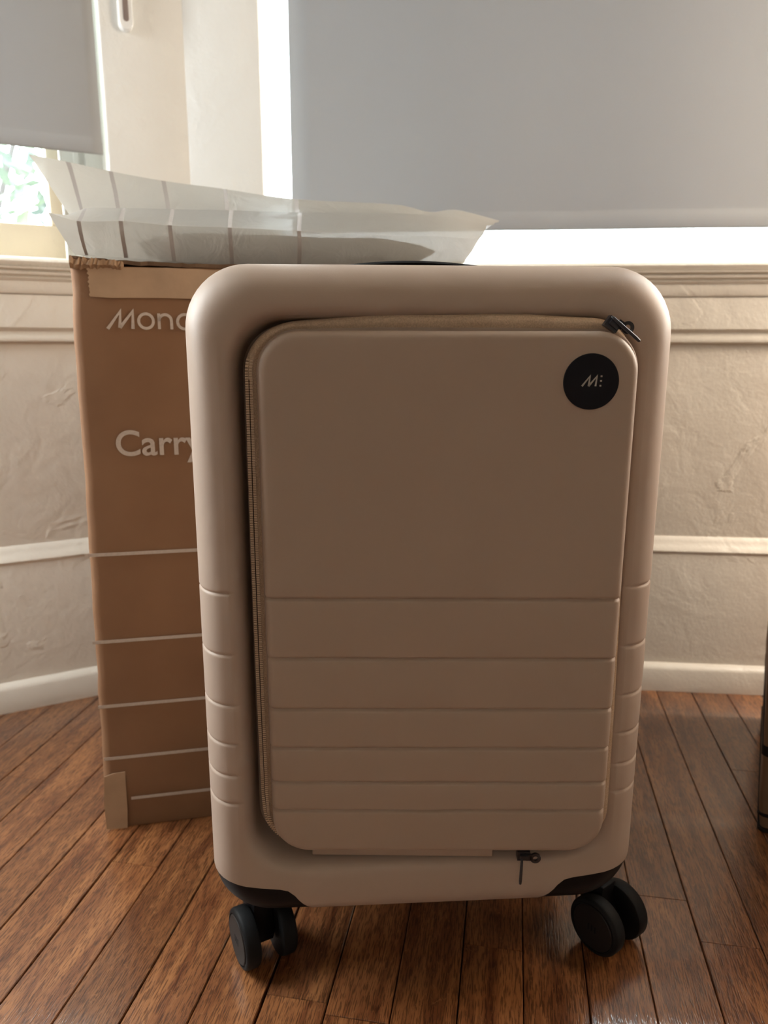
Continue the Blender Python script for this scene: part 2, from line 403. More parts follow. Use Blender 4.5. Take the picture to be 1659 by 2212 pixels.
# rest of the room behind and beside the camera
cL = P('left', 1.0, 0, 0); cR = P('right', 1.45, 0, 0)
poly = [cL, Vector((-1.62, -0.10, 0)), Vector((-1.75, -2.6, 0)), Vector((1.9, -2.6, 0)), Vector((1.75, 0.25, 0)), cR]
names = ['wall_bay_left', 'wall_room_left', 'wall_back', 'wall_room_right', 'wall_bay_right']
for i, nm in enumerate(names):
    a, b = poly[i], poly[i + 1]; d = (b - a).normalized(); n = Vector((d.y, -d.x, 0)) * -1
    if n.dot(Vector((0, -0.8, 0)) - a) > 0: n = -n
    a2 = a - d * 0.03; b2 = b + d * 0.03
    V = [a2, b2, b2 + n * 0.08, a2 + n * 0.08]; V = V + [v + Vector((0, 0, CEIL)) for v in V]
    struct(pyd(nm, V, [(0, 3, 2, 1), (4, 5, 6, 7), (0, 1, 5, 4), (1, 2, 6, 5), (2, 3, 7, 6), (3, 0, 4, 7)], M_room))
full = [P('right', -0.02, 0.1, 0)] + [v for v in reversed(poly)]
V = [v + Vector((0, 0, CEIL)) for v in full]; k = len(V); V += [v + Vector((0, 0, 0.05)) for v in V]
struct(pyd('ceiling', V, [tuple(range(k)), tuple(range(2 * k - 1, k - 1, -1))] + [(i, (i + 1) % k, k + (i + 1) % k, k + i) for i in range(k)], M_ceiling))

# ------------------------------------------------------------------ floor: oak strips in the bay, each its own piece
V = [v + Vector((0, 0, -0.012)) for v in [P('right', -0.02, 0.1, 0), *[v for v in reversed(poly)]]]; k = len(V); V += [v + Vector((0, 0, -0.05)) for v in V]
floor = struct(pyd('floor', V, [tuple(range(k)), tuple(range(2 * k - 1, k - 1, -1))] + [(i, (i + 1) % k, k + (i + 1) % k, k + i) for i in range(k)], M_subfloor))
PH = R_(9.6); px = Vector((math.sin(PH), math.cos(PH), 0)); py = Vector((-math.cos(PH), math.sin(PH), 0))   # along a strip, across (to the left)
WST = 0.0508
A0 = Vector((0.2085, 0.462, 0))          # a seam of the photograph


def wall_hit(p):
    """distance along px from p to the bay walls (2 mm inside the shoe)"""
    best = 9
    for d, n in ((dL, nL), (dR, nR)):
        q = (C0 + n * -0.001 - p).dot(n); c = px.dot(n)
        if c > 0.05: best = min(best, q / c)
    return best


for i in range(-24, 25):
    g1, g0 = 0.0004 + 0.0003 * random.random(), 0.0004
    if i == 6: g0 = 0.0012
    if i == 5: g1 = 0.0010
    p0 = A0 + py * (i * WST + g0); p1 = A0 + py * ((i + 1) * WST - g1)
    e0, e1 = wall_hit(p0), wall_hit(p1)
    if min(e0, e1) < -0.3: continue
    x = -0.62 - random.random() * 0.5; cuts = [x]
    while True:
        x += 0.75 + random.random() * 0.75
        if x > min(e0, e1) - 0.2: break
        cuts.append(x)
    for c in range(len(cuts)):
        last = c == len(cuts) - 1
        x0 = cuts[c] + 0.0003; xa = e0 if last else cuts[c + 1] - 0.0003; xb = e1 if last else xa
        zt = random.uniform(-0.0003, 0.0003); w = WST - g0 - g1; bv = 0.0007
        org = p0 + px * x0
        mat4 = Matrix((px, py, Vector((0, 0, 1)))).transposed().to_4x4()
        la, lb = xa - x0, xb - x0
        v = [(0, 0, -0.011), (la, 0, -0.011), (lb, w, -0.011), (0, w, -0.011), (0, 0, zt - bv), (la, 0, zt - bv), (lb, w, zt - bv), (0, w, zt - bv),
             (bv * .5, bv, zt), (la, bv, zt), (lb, w - bv, zt), (bv * .5, w - bv, zt)]
        f = [(0, 1, 5, 4), (2, 3, 7, 6), (3, 0, 4, 7), (1, 2, 6, 5), (4, 5, 9, 8), (6, 7, 11, 10), (7, 4, 8, 11), (8, 9, 10, 11), (5, 6, 10, 9)]
        o = pyd('floor_strip', v, f, M_wood, floor)
        o.matrix_local = Matrix.Translation(org) @ mat4
V = [(-1.74, -2.59, -0.011), (1.89, -2.59, -0.011), (1.75, -0.62, -0.011), (-1.64, -0.62, -0.011)]
b = MB(); b.add([*V, *[(a_, b_, -0.004) for a_, b_, c_ in V]], [(0, 3, 2, 1), (4, 5, 6, 7), (0, 1, 5, 4), (1, 2, 6, 5), (2, 3, 7, 6), (3, 0, 4, 7)])
b.build('floor_boards', M_wood, floor)

# ------------------------------------------------------------------ suitcase
SC = thing('suitcase', 'taupe hard-shell carry-on suitcase with front pocket, standing on black spinner wheels', 'suitcase', (0.0340, 0.4972, 0), R_(3.6))
GZ = [0.3400, 0.2950, 0.2567, 0.2264, 0.2010, 0.1783]


def zsamples(z0, z1, grooves, step=0.02):
    zs = set()
    for g in grooves:
        for k in (-2.4, -1.5, -1.0, -0.6, -0.3, 0, 0.3, 0.6, 1.0, 1.5, 2.4): zs.add(round(g + k * 0.0012, 5))
    zs = sorted(zs); lo, hi = zs[0], zs[-1]
    pre = [z0 + (lo - z0) * k / 4 for k in range(4)]; post = [hi + (z1 - hi) * k / 10 for k in range(1, 11)]
    return pre + zs + post


def gprof(z, gs):
    return max([math.exp(-((z - g) / 0.0011) ** 2) for g in gs])


NC = 12
def ring(xl, xr, z0, z1, r, y, gs, nmid=8, gd=0.0):
    """closed rounded rectangle in xz; symmetric right/left index order: bottom mid -> right up -> top -> left down"""
    pr = []
    zst = zsamples(z0 + r, z1 - r, gs)
    arc = [(PI / 2) * k / NC for k in range(NC + 1)]
    right = [(xr - r + r * math.sin(a), z0 + r - r * math.cos(a)) for a in arc[:-1]]
    right += [(xr - gd * gprof(z, gs), z) for z in zst]
    right += [(xr - r + r * math.cos(a), z1 - r + r * math.sin(a)) for a in arc[1:]]
    left = [(xl + r - r * math.sin(a), z0 + r - r * math.cos(a)) for a in arc[:-1]]
    left += [(xl + gd * gprof(z, gs), z) for z in zst]
    left += [(xl + r - r * math.cos(a), z1 - r + r * math.sin(a)) for a in arc[1:]]
    xm = lambda t: xl + r + (xr - xl - 2 * r) * t
    bot = [(xm(k / nmid), z0) for k in range(1, nmid)]
    top = [(xm(1 - k / nmid), z1) for k in range(1, nmid)]
    out = right + top + left[::-1] + bot
    return [Vector((x, y, z)) for x, z in out], len(right)


# front half of the shell: back seam, fillet, soft frame, recess
def body_rings():
    R = []; GD = 0.0011
    for y, hw in ((0.119, 0.1650), (0.114, 0.1658), (0.10, 0.1662), (0.06, 0.1657), (0.036, 0.1657)):
        R.append((hw, 0.072, 0.559, 0.043, y, GD, 0))
    n = 9; RI, RY = 0.0245, 0.034
    for k in range(1, n + 1):
        a = (PI / 2) * k / n; d = RI * (1 - math.cos(a)); y = RY * (1 - math.sin(a)) + 0.002 * (a / (PI / 2) - 1) * 0
        R.append((0.1657 - d, 0.072 + d * 1.12, 0.559 - d, 0.043 - d * 0.32, y, GD * (math.cos(a) * 0.8 + 0.2), GD * math.sin(a)))
    # rim: half width .137, bottom .1205, top .529
    for (hw, z0, z1, r, y, gy) in ((0.1405, 0.110, 0.5308, 0.036, -0.0002, 0.8), (0.1375, 0.1185, 0.5290, 0.0355, 0.0004, 0.25), (0.1355, 0.1212, 0.5272, 0.035, 0.0018, 0.0), (0.1335, 0.1230, 0.5253, 0.034, 0.0048, 0),
                                   (0.1318, 0.1245, 0.5237, 0.033, 0.0095, 0), (0.1308, 0.1255, 0.5227, 0.0325, 0.016, 0), (0.1302, 0.1262, 0.5220, 0.032, 0.024, 0), (0.1285, 0.128, 0.520, 0.0305, 0.030, 0), (0.122, 0.135, 0.514, 0.028, 0.032, 0)):
        R.append((hw, z0, z1, r, y, 0, GD * gy))
    out = []
    for hw, z0, z1, r, y, gd, gy in R:
        rg, nr = ring(-hw, hw, z0, z1, r, y, GZ, 8, gd)
        if gy:
            for p in rg:
                if abs(p.x) > hw - 0.0015 and 0.16 < p.z < 0.36: p.y += gy * gprof(p.z, GZ)
        out.append(rg)
    return out


def cutter(sgn, y0, y1):
    """prism whose upper face is the slanting line where shell ends and wheel housing begins"""
    line = [(0.20, 0.1165), (0.165, 0.1140), (0.152, 0.1112), (0.140, 0.1088), (0.125, 0.1068), (0.112, 0.1052), (0.106, 0.1035), (0.101, 0.0990), (0.095, 0.0900), (0.088, 0.0810), (0.081, 0.0752), (0.073, 0.0710), (0.066, 0.055), (0.20, 0.055)]
    rg = [[Vector((sgn * x, y, z + (0.0 if z < 0.06 else 0.0))) for x, z in line] for y in (y0, y1)]
    b = MB(); b.rings(rg); return b


def solid(mb, name):
    o = mb.build(name, None); return o


def boolean(src, tools, op):
    for c in tools:
        md = src.modifiers.new('b', 'BOOLEAN'); md.operation = op; md.object = c; md.solver = 'EXACT'
    bpy.context.view_layer.update()
    me = bpy.data.meshes.new_from_object(src.evaluated_get(bpy.context.evaluated_depsgraph_get()))
    src.modifiers.clear(); return me


fb = MB(); fb.rings(body_rings()); front_solid = solid(fb, 'tmp_front')
bk = []
for y, d, in ((0.125, 0.0012), (0.130, 0.0005), (0.145, 0.0), (0.196, 0.0)): bk.append((0.1657 - d, 0.072, 0.559, 0.043, y))
for k in range(1, 8):
    a = (PI / 2) * k / 7; d = 0.026 * (1 - math.cos(a)); bk.append((0.1657 - d, 0.072 + d, 0.559 - d, 0.043 - d * 0.3, 0.196 + 0.026 * math.sin(a)))
bb = MB(); bb.rings([ring(-h, h, a, b_, r, y, GZ, 8, 0.0011 if y < 0.21 else 0)[0] for h, a, b_, r, y in bk]); back_solid = solid(bb, 'tmp_back')
cf = [solid(cutter(s, -0.05, 0.085), 'tmp_cut') for s in (-1, 1)]
cb = [solid(cutter(s, 0.150, 0.26), 'tmp_cut') for s in (-1, 1)]
me = boolean(front_solid, cf, 'DIFFERENCE'); link('front_shell', me, M_shell, SC, 38)
me = boolean(back_solid, cb, 'DIFFERENCE'); link('back_shell', me, M_shell, SC, 38)
for c in cf + cb:
    src = front_solid if c in cf else back_solid
    me = boolean(src, [c], 'INTERSECT')
    ctr = Vector((0, 0.1, 0.09))
    for v in me.vertices:
        v.co.x *= 0.9965
        if v.co.y < 0.1: v.co.y += 0.0008
        else: v.co.y -= 0.0008
    link('wheel_housing', me, M_black, SC, 38)
for o in [front_solid, back_solid] + cf + cb: bpy.data.objects.remove(o)
zb = MB(); zb.rings([ring(-0.1637, 0.1637, 0.0715, 0.5575, 0.042, y, GZ, 8)[0] for y in (0.1185, 0.1255)], True, False, False)
zb.build('main_zipper_band', M_fabric, SC, 40)
# top carry handle (black strap arching a little above the top face) and the flush trolley grip
V = MB(); rg = []
for k in range(17):
    t = k / 16; x = -0.006 + (t - 0.5) * 0.130; zc = 0.5595 + 0.0062 * math.sin(PI * t) ** 0.7
    rg.append([Vector((x, 0.100 + dy, zc + dz)) for dy, dz in ((0, 0), (0.024, 0), (0.0265, 0.0015), (0.024, 0.0032), (0, 0.0032), (-0.0025, 0.0015))])
V.rings(rg); V.build('carry_handle', M_black, SC, 40)
b = MB(); b.box((-0.07, 0.178, 0.556), (0.07, 0.206, 0.5615)); bevel(b.build('trolley_handle', M_black, SC), 0.003, 2)

# ---- front pocket panel, in its own slightly swung frame
PW, PZ0, PZ1, PR = 0.2455, 0.1365, 0.5155, 0.0265
PG = [0.3365, 0.2925, 0.2538, 0.2232, 0.1955, 0.1725]
PM = Matrix.Translation((-0.1166, -0.004, 0)) @ Matrix.Rotation(R_(-3.6), 4, 'Z')
def shear(p): return Vector((p.x, p.y + (PZ1 - p.z) * 0.011, p.z))
def panel_ring(ins, y, gd, gx=0.0):
    rg, nr = ring(ins, PW - ins, PZ0 + ins, PZ1 - ins, PR - ins * 0.7, y, PG, 8, gx)
    for p in rg:
        if gd: p.y += gd * gprof(p.z, PG)
    return [shear(p) for p in rg], nr
def slab(prs, name, m):
    rings_ = []; nr = 0
    for ins, y, gd, gx in prs:
        r, nr = panel_ring(ins, y, gd, gx); rings_.append(r)
    b = MB(); b.rings(rings_, True, True, False); n = len(rings_[0]); o0 = (len(rings_) - 1) * n
    # front cap: strips between right and left partners
    nm = 7
    L_ = [o0 + nr + nm + (nr - 1 - i) for i in range(nr)]; Rr = [o0 + i for i in range(nr)]
    for i in range(nr - 1): b.f.append((Rr[i], Rr[i + 1], L_[i + 1], L_[i]))
    b.f.append(tuple([Rr[nr - 1]] + [o0 + nr + k for k in range(nm)] + [L_[nr - 1]]))
    b.f.append(tuple([L_[0]] + [o0 + 2 * nr + nm + k for k in range(nm)] + [Rr[0]]))
    o = b.build(name, m, SC, 40); o.matrix_local = PM; return o
rg = [(0.0004, 0.0135, 0, 0), (0, 0.011, 0, 0), (0, 0.0062, 0, 0.0006)]
for k in range(1, 7):
    a = (PI / 2) * k / 6; rg.append((0.0058 * (1 - math.cos(a)), 0.0062 * (1 - math.sin(a)), 0.0018 * math.sin(a), 0.0010 * math.cos(a)))
rg.append((0.012, -0.0002, 0.0018, 0))
slab(rg, 'front_panel', M_panel)
slab([(0.002, 0.0175, 0, 0), (-0.0030, 0.0170, 0, 0), (-0.0034, 0.0155, 0, 0), (-0.0026, 0.0142, 0, 0), (0.003, 0.0140, 0, 0)], 'panel_rim', M_shell)


def off_path(off, n=420):
    """points round the panel outline, pushed outward by off(x, z, nx, nz); start at top left going right"""
    pts = []
    r = PR; x0, x1, z0, z1 = 0, PW, PZ0, PZ1
    segs = [((x0 + r, z1), (x1 - r, z1), (0, 1)), ((x1 - r, z1 - r), None, 90), ((x1, z1 - r), (x1, z0 + r), (1, 0)), ((x1 - r, z0 + r), None, 0),
            ((x1 - r, z0), (x0 + r, z0), (0, -1)), ((x0 + r, z0 + r), None, -90), ((x0, z0 + r), (x0, z1 - r), (-1, 0)), ((x0 + r, z1 - r), None, 180)]
    for a, b_, c in segs:
        if b_ is None:
            for k in range(1, 14):
                t = R_(c - 90 * k / 14); pts.append((a[0] + r * math.cos(t), a[1] + r * math.sin(t), math.cos(t), math.sin(t)))
        else:
            m = 70 if abs(a[1] - b_[1]) > 0.1 else 44
            for k in range(m + 1):
                t = k / m; pts.append((a[0] + (b_[0] - a[0]) * t, a[1] + (b_[1] - a[1]) * t, c[0], c[1]))
    return pts


def smooth01(t): t = max(0, min(1, t)); return t * t * (3 - 2 * t)
def tape_off(x, z, nx, nz):
    """how far the folded-out gusset stands beyond the panel edge"""
    tx = x / PW; tz = (z - PZ0) / (PZ1 - PZ0)
    o = 0
    wt = max(0, nz) ** 2; wb = max(0, -nz) ** 2; wl = max(0, -nx) ** 2; wr = max(0, nx) ** 2
    top = 0.0060 + 0.0055 * smooth01((tx - 0.05) / 0.3) * (1 - 0.6 * smooth01((tx - 0.62) / 0.33))
    left = 0.0098 + 0.0012 * math.sin(PI * tz) - 0.003 * smooth01((0.12 - tz) / 0.12)
    right = 0.0020 + 0.0080 * (1 - smooth01(tz / 0.95)) ** 0.8
    bot = 0.0022
    return wt * top + wb * bot + wl * left + wr * right


PTS = off_path(None)
tb = MB(); rgs = []
prof = [(-0.15, 0.0160), (0.10, 0.0150), (0.35, 0.0128), (0.60, 0.0125), (0.85, 0.0145), (1.0, 0.0180), (1.05, 0.024)]
for x, z, nx, nz in PTS:
    o = tape_off(x, z, nx, nz); row = []
    for t, y in prof:
        row.append(shear(Vector((x + nx * (0.0 + o * t), y + max(0, nx) * 0.006 * t, z + nz * (0.0 + o * t)))))
    rgs.append(row)
rgs.append(rgs[0])
tb.rings(rgs, False, False, False); o = tb.build('zipper_tape', M_fabric, SC, True); o.matrix_local = PM

# coil teeth of the zip, too small to pick apart singly
tt = MB()
def arclen_walk(pts, step):
    acc = 0; prev = pts[0]; yield prev
    for p in pts[1:]:
        d = math.dist(prev[:2], p[:2])
        while acc + d >= step and d > 0:
            f = (step - acc) / d; prev = tuple(prev[i] + (p[i] - prev[i]) * f for i in range(4)); yield prev
            d = math.dist(prev[:2], p[:2]); acc = 0
        acc += d; prev = p
cnt = 0
for x, z, nx, nz in arclen_walk(PTS, 0.00165):
    o = tape_off(x, z, nx, nz)
    left = nx < -0.6 and z < PZ1 - 0.02
    right = nx > 0.45
    if not (left or right): continue
    rows = ((0.50, 0.0120), (0.79, 0.0130)) if left else ((0.80, 0.0172),)
    for t, y in rows:
        c = shear(Vector((x + nx * o * t, y + max(0, nx) * 0.006 * t, z + nz * o * t)))
        tx = Vector((-nz, 0, nx)); nn = Vector((nx, 0, nz)); h = 0.0011 if left else 0.0010
        q = [c + nn * (a * h) + tx * (b_ * 0.00052) + Vector((0, y_, 0)) for y_ in (0.0006, -0.0007) for a, b_ in ((-1, -1), (1, -1), (1, 1), (-1, 1))]
        tt.add(q, [(4, 5, 6, 7), (0, 1, 5, 4), (1, 2, 6, 5), (2, 3, 7, 6), (3, 0, 4, 7)])
o = tt.build('zipper_teeth', M_teeth, SC); o.matrix_local = PM; o['kind'] = 'stuff'
# dark slit between the two rows on the left
sl = MB(); rgs = []
for x, z, nx, nz in PTS:
    if nx < -0.98 and PZ0 + 0.02 < z < PZ1 - 0.03:
        of = tape_off(x, z, nx, nz)
        rgs.append([shear(Vector((x + nx * (of * t), y, z))) for t, y in ((0.61, 0.0125), (0.645, 0.0119), (0.68, 0.0125))])
sl.rings(rgs, False, False, False); o = sl.build('zipper_slit', mat('slit_dark', (0.06, 0.038, 0.026), 0.9), SC); o.matrix_local = PM
# storm flap under the lower edge
b = MB(); b.box((0.0265, 0.0115, PZ0 - 0.0095), (0.164, 0.0155, PZ0 + 0.004))
o = bevel(b.build('storm_flap', M_panel, SC), 0.0008, 2); o.matrix_local = PM @ Matrix.Translation((0, 0.004, 0)) @ Matrix.Rotation(R_(0.6), 4, 'Y')

# round black badge with its mark
BX, BZ, BR = 0.2142, 0.4840, 0.01775
bd = MB(); rgs = []
for r, y in ((BR + 0.0012, 0.0004), (BR + 0.0012, -0.0002)):
    pass
for r, y in ((BR, 0.003), (BR, -0.0007), (BR - 0.0003, -0.0011), (BR - 0.0010, -0.0012)):
    rgs.append([Vector((r * math.cos(2 * PI * k / 64), y, r * math.sin(2 * PI * k / 64))) for k in range(64)])
bd.rings(rgs); badge = bd.build('badge', M_badge, SC, 40)
badge.matrix_local = PM @ Matrix.Translation((BX, 0.0, BZ)); badge['label'] = 'round black logo badge'


def stroke(mb, pts, w, y0, y1):
    """flat ribbon of width w along pts (x, z), as a thin solid; mitred joints"""
    n = len(pts); lo, hi = [], []
    for i in range(n):
        p = Vector(pts[i]); a = Vector(pts[max(i - 1, 0)]); c = Vector(pts[min(i + 1, n - 1)])
        d1 = (p - a).normalized() if i else (c - p).normalized(); d2 = (c - p).normalized() if i < n - 1 else d1
        n1 = Vector((-d1.y, d1.x)); n2 = Vector((-d2.y, d2.x)); m = (n1 + n2)
        m = m.normalized() if m.length > 1e-4 else n1
        k = min(1.9, 1 / max(0.35, m.dot(n1)))
        lo.append(p - m * w / 2 * k); hi.append(p + m * w / 2 * k)
    rg = [[Vector((l.x, y0, l.y)), Vector((h.x, y0, h.y)), Vector((h.x, y1, h.y)), Vector((l.x, y1, l.y))] for l, h in zip(lo, hi)]
    mb.rings(rg)


def mark_m(mb, ox, oz, s, w, y0, y1):
    pts = [(-0.02, 0.0), (0.48, 0.86), (0.50, 0.98), (0.40, 0.02)]
    stroke(mb, [(ox + a * s, oz + c * s) for a, c in [(0.0, 0.0), (0.74, 1.0), (0.64, 0.0)]], w, y0, y1)
    stroke(mb, [(ox + a * s, oz + c * s) for a, c in [(0.64, 0.0), (1.38, 1.0), (1.30, 0.0)]], w, y0, y1)


lg = MB(); k_ = BR / 350
stroke(lg, [(-118 * k_, -56 * k_), (-22 * k_, 68 * k_), (-34 * k_, -56 * k_)], 24 * k_, -0.0013, -0.0016)
stroke(lg, [(-34 * k_, -56 * k_), (66 * k_, 70 * k_), (52 * k_, -56 * k_)], 24 * k_, -0.0013, -0.0016)
for dx, dz in ((121, 68), (118, 10), (114, -49)):
    lg.box(((dx - 11) * k_, -0.0016, (dz - 11) * k_), ((dx + 11) * k_, -0.0013, (dz + 11) * k_))
o = lg.build('badge_mark', M_logo, badge); o['label'] = 'grey slanted M with three dots'


# zip pulls
def zip_pull(px_, pz_, py_, rot, tip, label, ez=-0.0012):
    sl_ = MB()
    # slider body: small rounded block plus bridge
    for (a, b_) in (((-0.0052, -0.002, -0.0036), (0.0042, 0.004, 0.0036)), ((-0.0035, -0.0042, -0.0016), (0.0030, -0.0015, 0.0016))): sl_.box(a, b_)
    # tab with an eyelet
    ring_o = []; n = 28; cx, cz, ro, ri = 0.0082, ez, 0.0040, 0.0019
    for r, y in ((ro, -0.0030), (ro, -0.0012), (ri, -0.0012), (ri, -0.0030)):
        ring_o.append([Vector((cx + r * math.cos(2 * PI * k / n), y, cz + r * math.sin(2 * PI * k / n))) for k in range(n)])
    sl_.rings(ring_o + [ring_o[0]], True, False, False)
    sl_.box((0.0010, -0.0030, -0.0030 + max(0, ez) * 0.8), (0.0052, -0.0012, 0.0020 + max(0, ez) * 0.8))
    s_ = sl_.build('zipper_slider', M_zipmetal, SC, 35); s_['label'] = label
    s_.matrix_local = PM @ Matrix.Translation((px_, py_, pz_)) @ Matrix.Rotation(rot, 4, 'Y')
    t_ = MB(); a = Vector(tip[0]); c = Vector(tip[1])
    t_.tube([a, a + (c - a) * 0.12, a + (c - a) * 0.5, a + (c - a) * 0.85, a + (c - a) * 0.97, c], [0.0007, 0.00105, 0.00115, 0.0012, 0.0010, 0.0004], 12)
    pl = t_.build('pull_tab', M_zipmetal, s_, True); return s_


zip_pull(0.1875, PZ0 - 0.0028, 0.007, 0, ((-0.0022, -0.0045, -0.0006), (-0.0030, -0.0058, -0.0212)), 'black metal zip slider under the panel')
zip_pull(0.2285, 0.5195, 0.0085, R_(35), ((-0.0053, -0.0058, 0.0024), (0.0187, -0.0078, 0.0002)), 'black metal zip slider at the upper right corner', 0.0035)


# casters
AXD = Vector((0.855, 0.518, 0)).normalized()
SUI = Matrix.Rotation(R_(-3.6), 3, 'Z')
def caster(x, y, pivot, ang):
    ax = Vector((math.cos(ang), math.sin(ang), 0)); rd = Vector((-ax.y, ax.x, 0)); up = Vector((0, 0, 1)); R = 0.0247; n = 40
    Fk = MB()
    pv = Vector((pivot[0], pivot[1], 0)); c = Vector((x, y, R))
    top = [Vector((pv.x + 0.019 * math.cos(2 * PI * k / 24), pv.y + 0.019 * math.sin(2 * PI * k / 24), 0.071)) for k in range(24)]
    mid = [Vector((pv.x + 0.017 * math.cos(2 * PI * k / 24), pv.y + 0.017 * math.sin(2 * PI * k / 24), 0.060)) for k in range(24)]
    mid2 = [Vector((pv.x + 0.014 * math.cos(2 * PI * k / 24), pv.y + 0.014 * math.sin(2 * PI * k / 24), 0.0555)) for k in range(24)]
    Fk.rings([mid2, mid, top])
    # fork body between the wheels, rounded side profile
    pf = [(-0.017, 0.030), (-0.015, 0.016), (-0.010, -0.002), (-0.006, -0.011), (-0.002, -0.009), (0.001, -0.012), (0.006, -0.010), (0.012, 0.004), (0.017, 0.018), (0.018, 0.033)]
    mid_ = (pv - Vector((x, y, 0))) ; mid_.z = 0
    rg = []
    for s in (-0.0085, 0.0085):
        rg.append([c + ax * s + rd * (a + mid_.dot(rd) * (0.85 if b_ > 0.01 else 0.3)) + up * b_ for a, b_ in pf])
    Fk.rings(rg)
    Fk.tube([c - ax * 0.020, c + ax * 0.020], 0.0035, 12)
    fo = bevel(Fk.build('caster_fork', M_black, SC), 0.0008, 2, 50)
    for s in (-1, 1):
        cc = ax * (s * 0.0158); Wm = MB(); rr = []
        for r, h in ((0.010, -0.0062), (R - 0.0025, -0.0066), (R - 0.0008, -0.0058), (R, -0.0040), (R, 0.0040), (R - 0.0008, 0.0056), (R - 0.0026, 0.0066), (R - 0.0038, 0.0066), (R - 0.0042, 0.0058), (0.004, 0.0058)):
            rr.append([cc + ax * (s * h) + (rd * math.cos(2 * PI * k / n) + up * math.sin(2 * PI * k / n)) * r for k in range(n)])
        Wm.rings(rr); wo = Wm.build('wheel', M_tyre, SC, 40); wo.location = c
        H = MB(); rr = []
        for r, h in ((R - 0.0050, 0.0056), (R - 0.0050, 0.0066), (R - 0.0056, 0.0072), (0.004, 0.0074)):
            rr.append([cc + ax * (s * h) + (rd * math.cos(2 * PI * k / n) + up * math.sin(2 * PI * k / n)) * r for k in range(n)])
        H.rings(rr); H.build('wheel_cap', M_hub, wo, 40)
        Sl = MB()
        for k in (-1, 0, 1):
            b_ = Matrix((rd, up, ax * s)).transposed()
            q = [cc + ax * (s * 0.0073) + b_ @ Vector((k * 0.0034 + u, v, w_)) for w_ in (0, 0.0002) for u, v in ((-0.0007, -0.003), (0.0007, -0.003), (0.0007, 0.003), (-0.0007, 0.003))]
            Sl.add(q, [(4, 5, 6, 7), (0, 1, 5, 4), (1, 2, 6, 5), (2, 3, 7, 6), (3, 0, 4, 7), (0, 3, 2, 1)])
        Sl.build('cap_slot', M_badge, wo)


AF = R_(26.0)
caster(-0.1325, 0.0520, (-0.1420, 0.064), AF)
caster(0.1645, 0.0495, (0.1430, 0.062), R_(33))
caster(-0.1500, 0.1840, (-0.1440, 0.168), R_(10))
caster(0.1480, 0.1850, (0.1440, 0.168), R_(-14))

# ------------------------------------------------------------------ carton behind the suitcase
BYAW = R_(11.8)
BOX = thing('carton', 'tall brown cardboard carton with white stripes and lettering behind the suitcase', 'carton', (-0.2965, 0.7075, 0), BYAW)
BW, BD, BH = 0.384, 0.25, 0.576


def carton_body(W, D, H, r, seed, lean=0.0, nz=26, top_drop=0.0):
    rg = []
    for i in range(nz + 1):
        z = H * i / nz; ring_ = []
        cr = 0.0025 * math.exp(-z / 0.012)
        def corner(cx, cy, a0):
            return [(cx + r * math.cos(a0 + PI / 2 * k / 3), cy + r * math.sin(a0 + PI / 2 * k / 3)) for k in range(4)]
        pts = []
        e = 7
        c1 = corner(r, r, PI); c2 = corner(W - r, r, 1.5 * PI); c3 = corner(W - r, D - r, 0); c4 = corner(r, D - r, PI / 2)
        for ca, cb in ((c1, c2), (c2, c3), (c3, c4), (c4, c1)):
            pts += ca; a, b_ = ca[-1], cb[0]
            pts += [(a[0] + (b_[0] - a[0]) * k / e, a[1] + (b_[1] - a[1]) * k / e) for k in range(1, e)]
        for x, y in pts:
            nz_ = noise.noise(Vector((x * 9 + seed, y * 9, z * 7))) * 0.0012 + noise.noise(Vector((x * 60 + seed, y * 60, z * 45))) * 0.0005
            dx = (x / W - 0.5); dy = (y / D - 0.5)
            edge = 1 if (x < r * 1.2) else 0
            wob = (noise.noise(Vector((seed, 3, z * 30))) * 0.0012) * edge
            ring_.append(Vector((x + nz_ * (1 if abs(dx) > 0.45 else 0.2) + wob + cr * (1 if dx < 0 else -1) * (abs(dx) > 0.4) + lean * z * (1 if dx < 0 else 0), y + nz_ + cr * (1 if dy < 0 else -1) * (abs(dy) > 0.4), z)))
        rg.append(ring_)
    b = MB(); b.rings(rg); return b


carton_body(BW, BD, BH, 0.0095, 3, 0.019).build('carton_body', M_card, BOX, 50)
# top flaps with torn front edge
def flap(y0, y1, z, name, seed, torn):
    n = 60; Vt = []; F = []
    for k in range(n + 1):
        x = 0.0118 + (BW - 0.0138) * k / n
        j = noise.noise(Vector((x * 60, seed, 0))) * 0.003 + noise.noise(Vector((x * 210, seed, 4))) * 0.0014 if torn else 0
        up = 0.006 * math.exp(-x / 0.05) + noise.noise(Vector((x * 90, seed, 9))) * (0.0016 if torn and x < 0.12 else 0.0003) if torn else 0
        for y, dz in ((y0 + j, 0), (y0 + j + 0.012, 0), (y1, 0)):
            uu = up if y < y0 + 0.02 else up * 0.4
            Vt += [(x, y, z + uu), (x, y, z + uu + 0.0035 + (abs(j) * 0.35 if torn and y < y0 + 0.006 else 0))]
    for k in range(n):
        a = k * 6; c = a + 6
        F += [(a, c, c + 1, a + 1), (a + 1, c + 1, c + 3, a + 3), (a + 3, c + 3, c + 5, a + 5), (a + 5, c + 5, c + 4, a + 4), (a + 4, c + 4, c + 2, a + 2), (a + 2, c + 2, c, a)]
    F += [(0, 1, 3, 5, 4, 2), tuple(n * 6 + q for q in (2, 4, 5, 3, 1, 0))]
    o = pyd(name, Vt, F, M_carddark if torn else M_card, BOX); return o


flap(0.0035, 0.123, BH + 0.0004, 'top_flap', 1, True)
flap(0.1245, 0.247, BH + 0.0004, 'top_flap', 2, False)


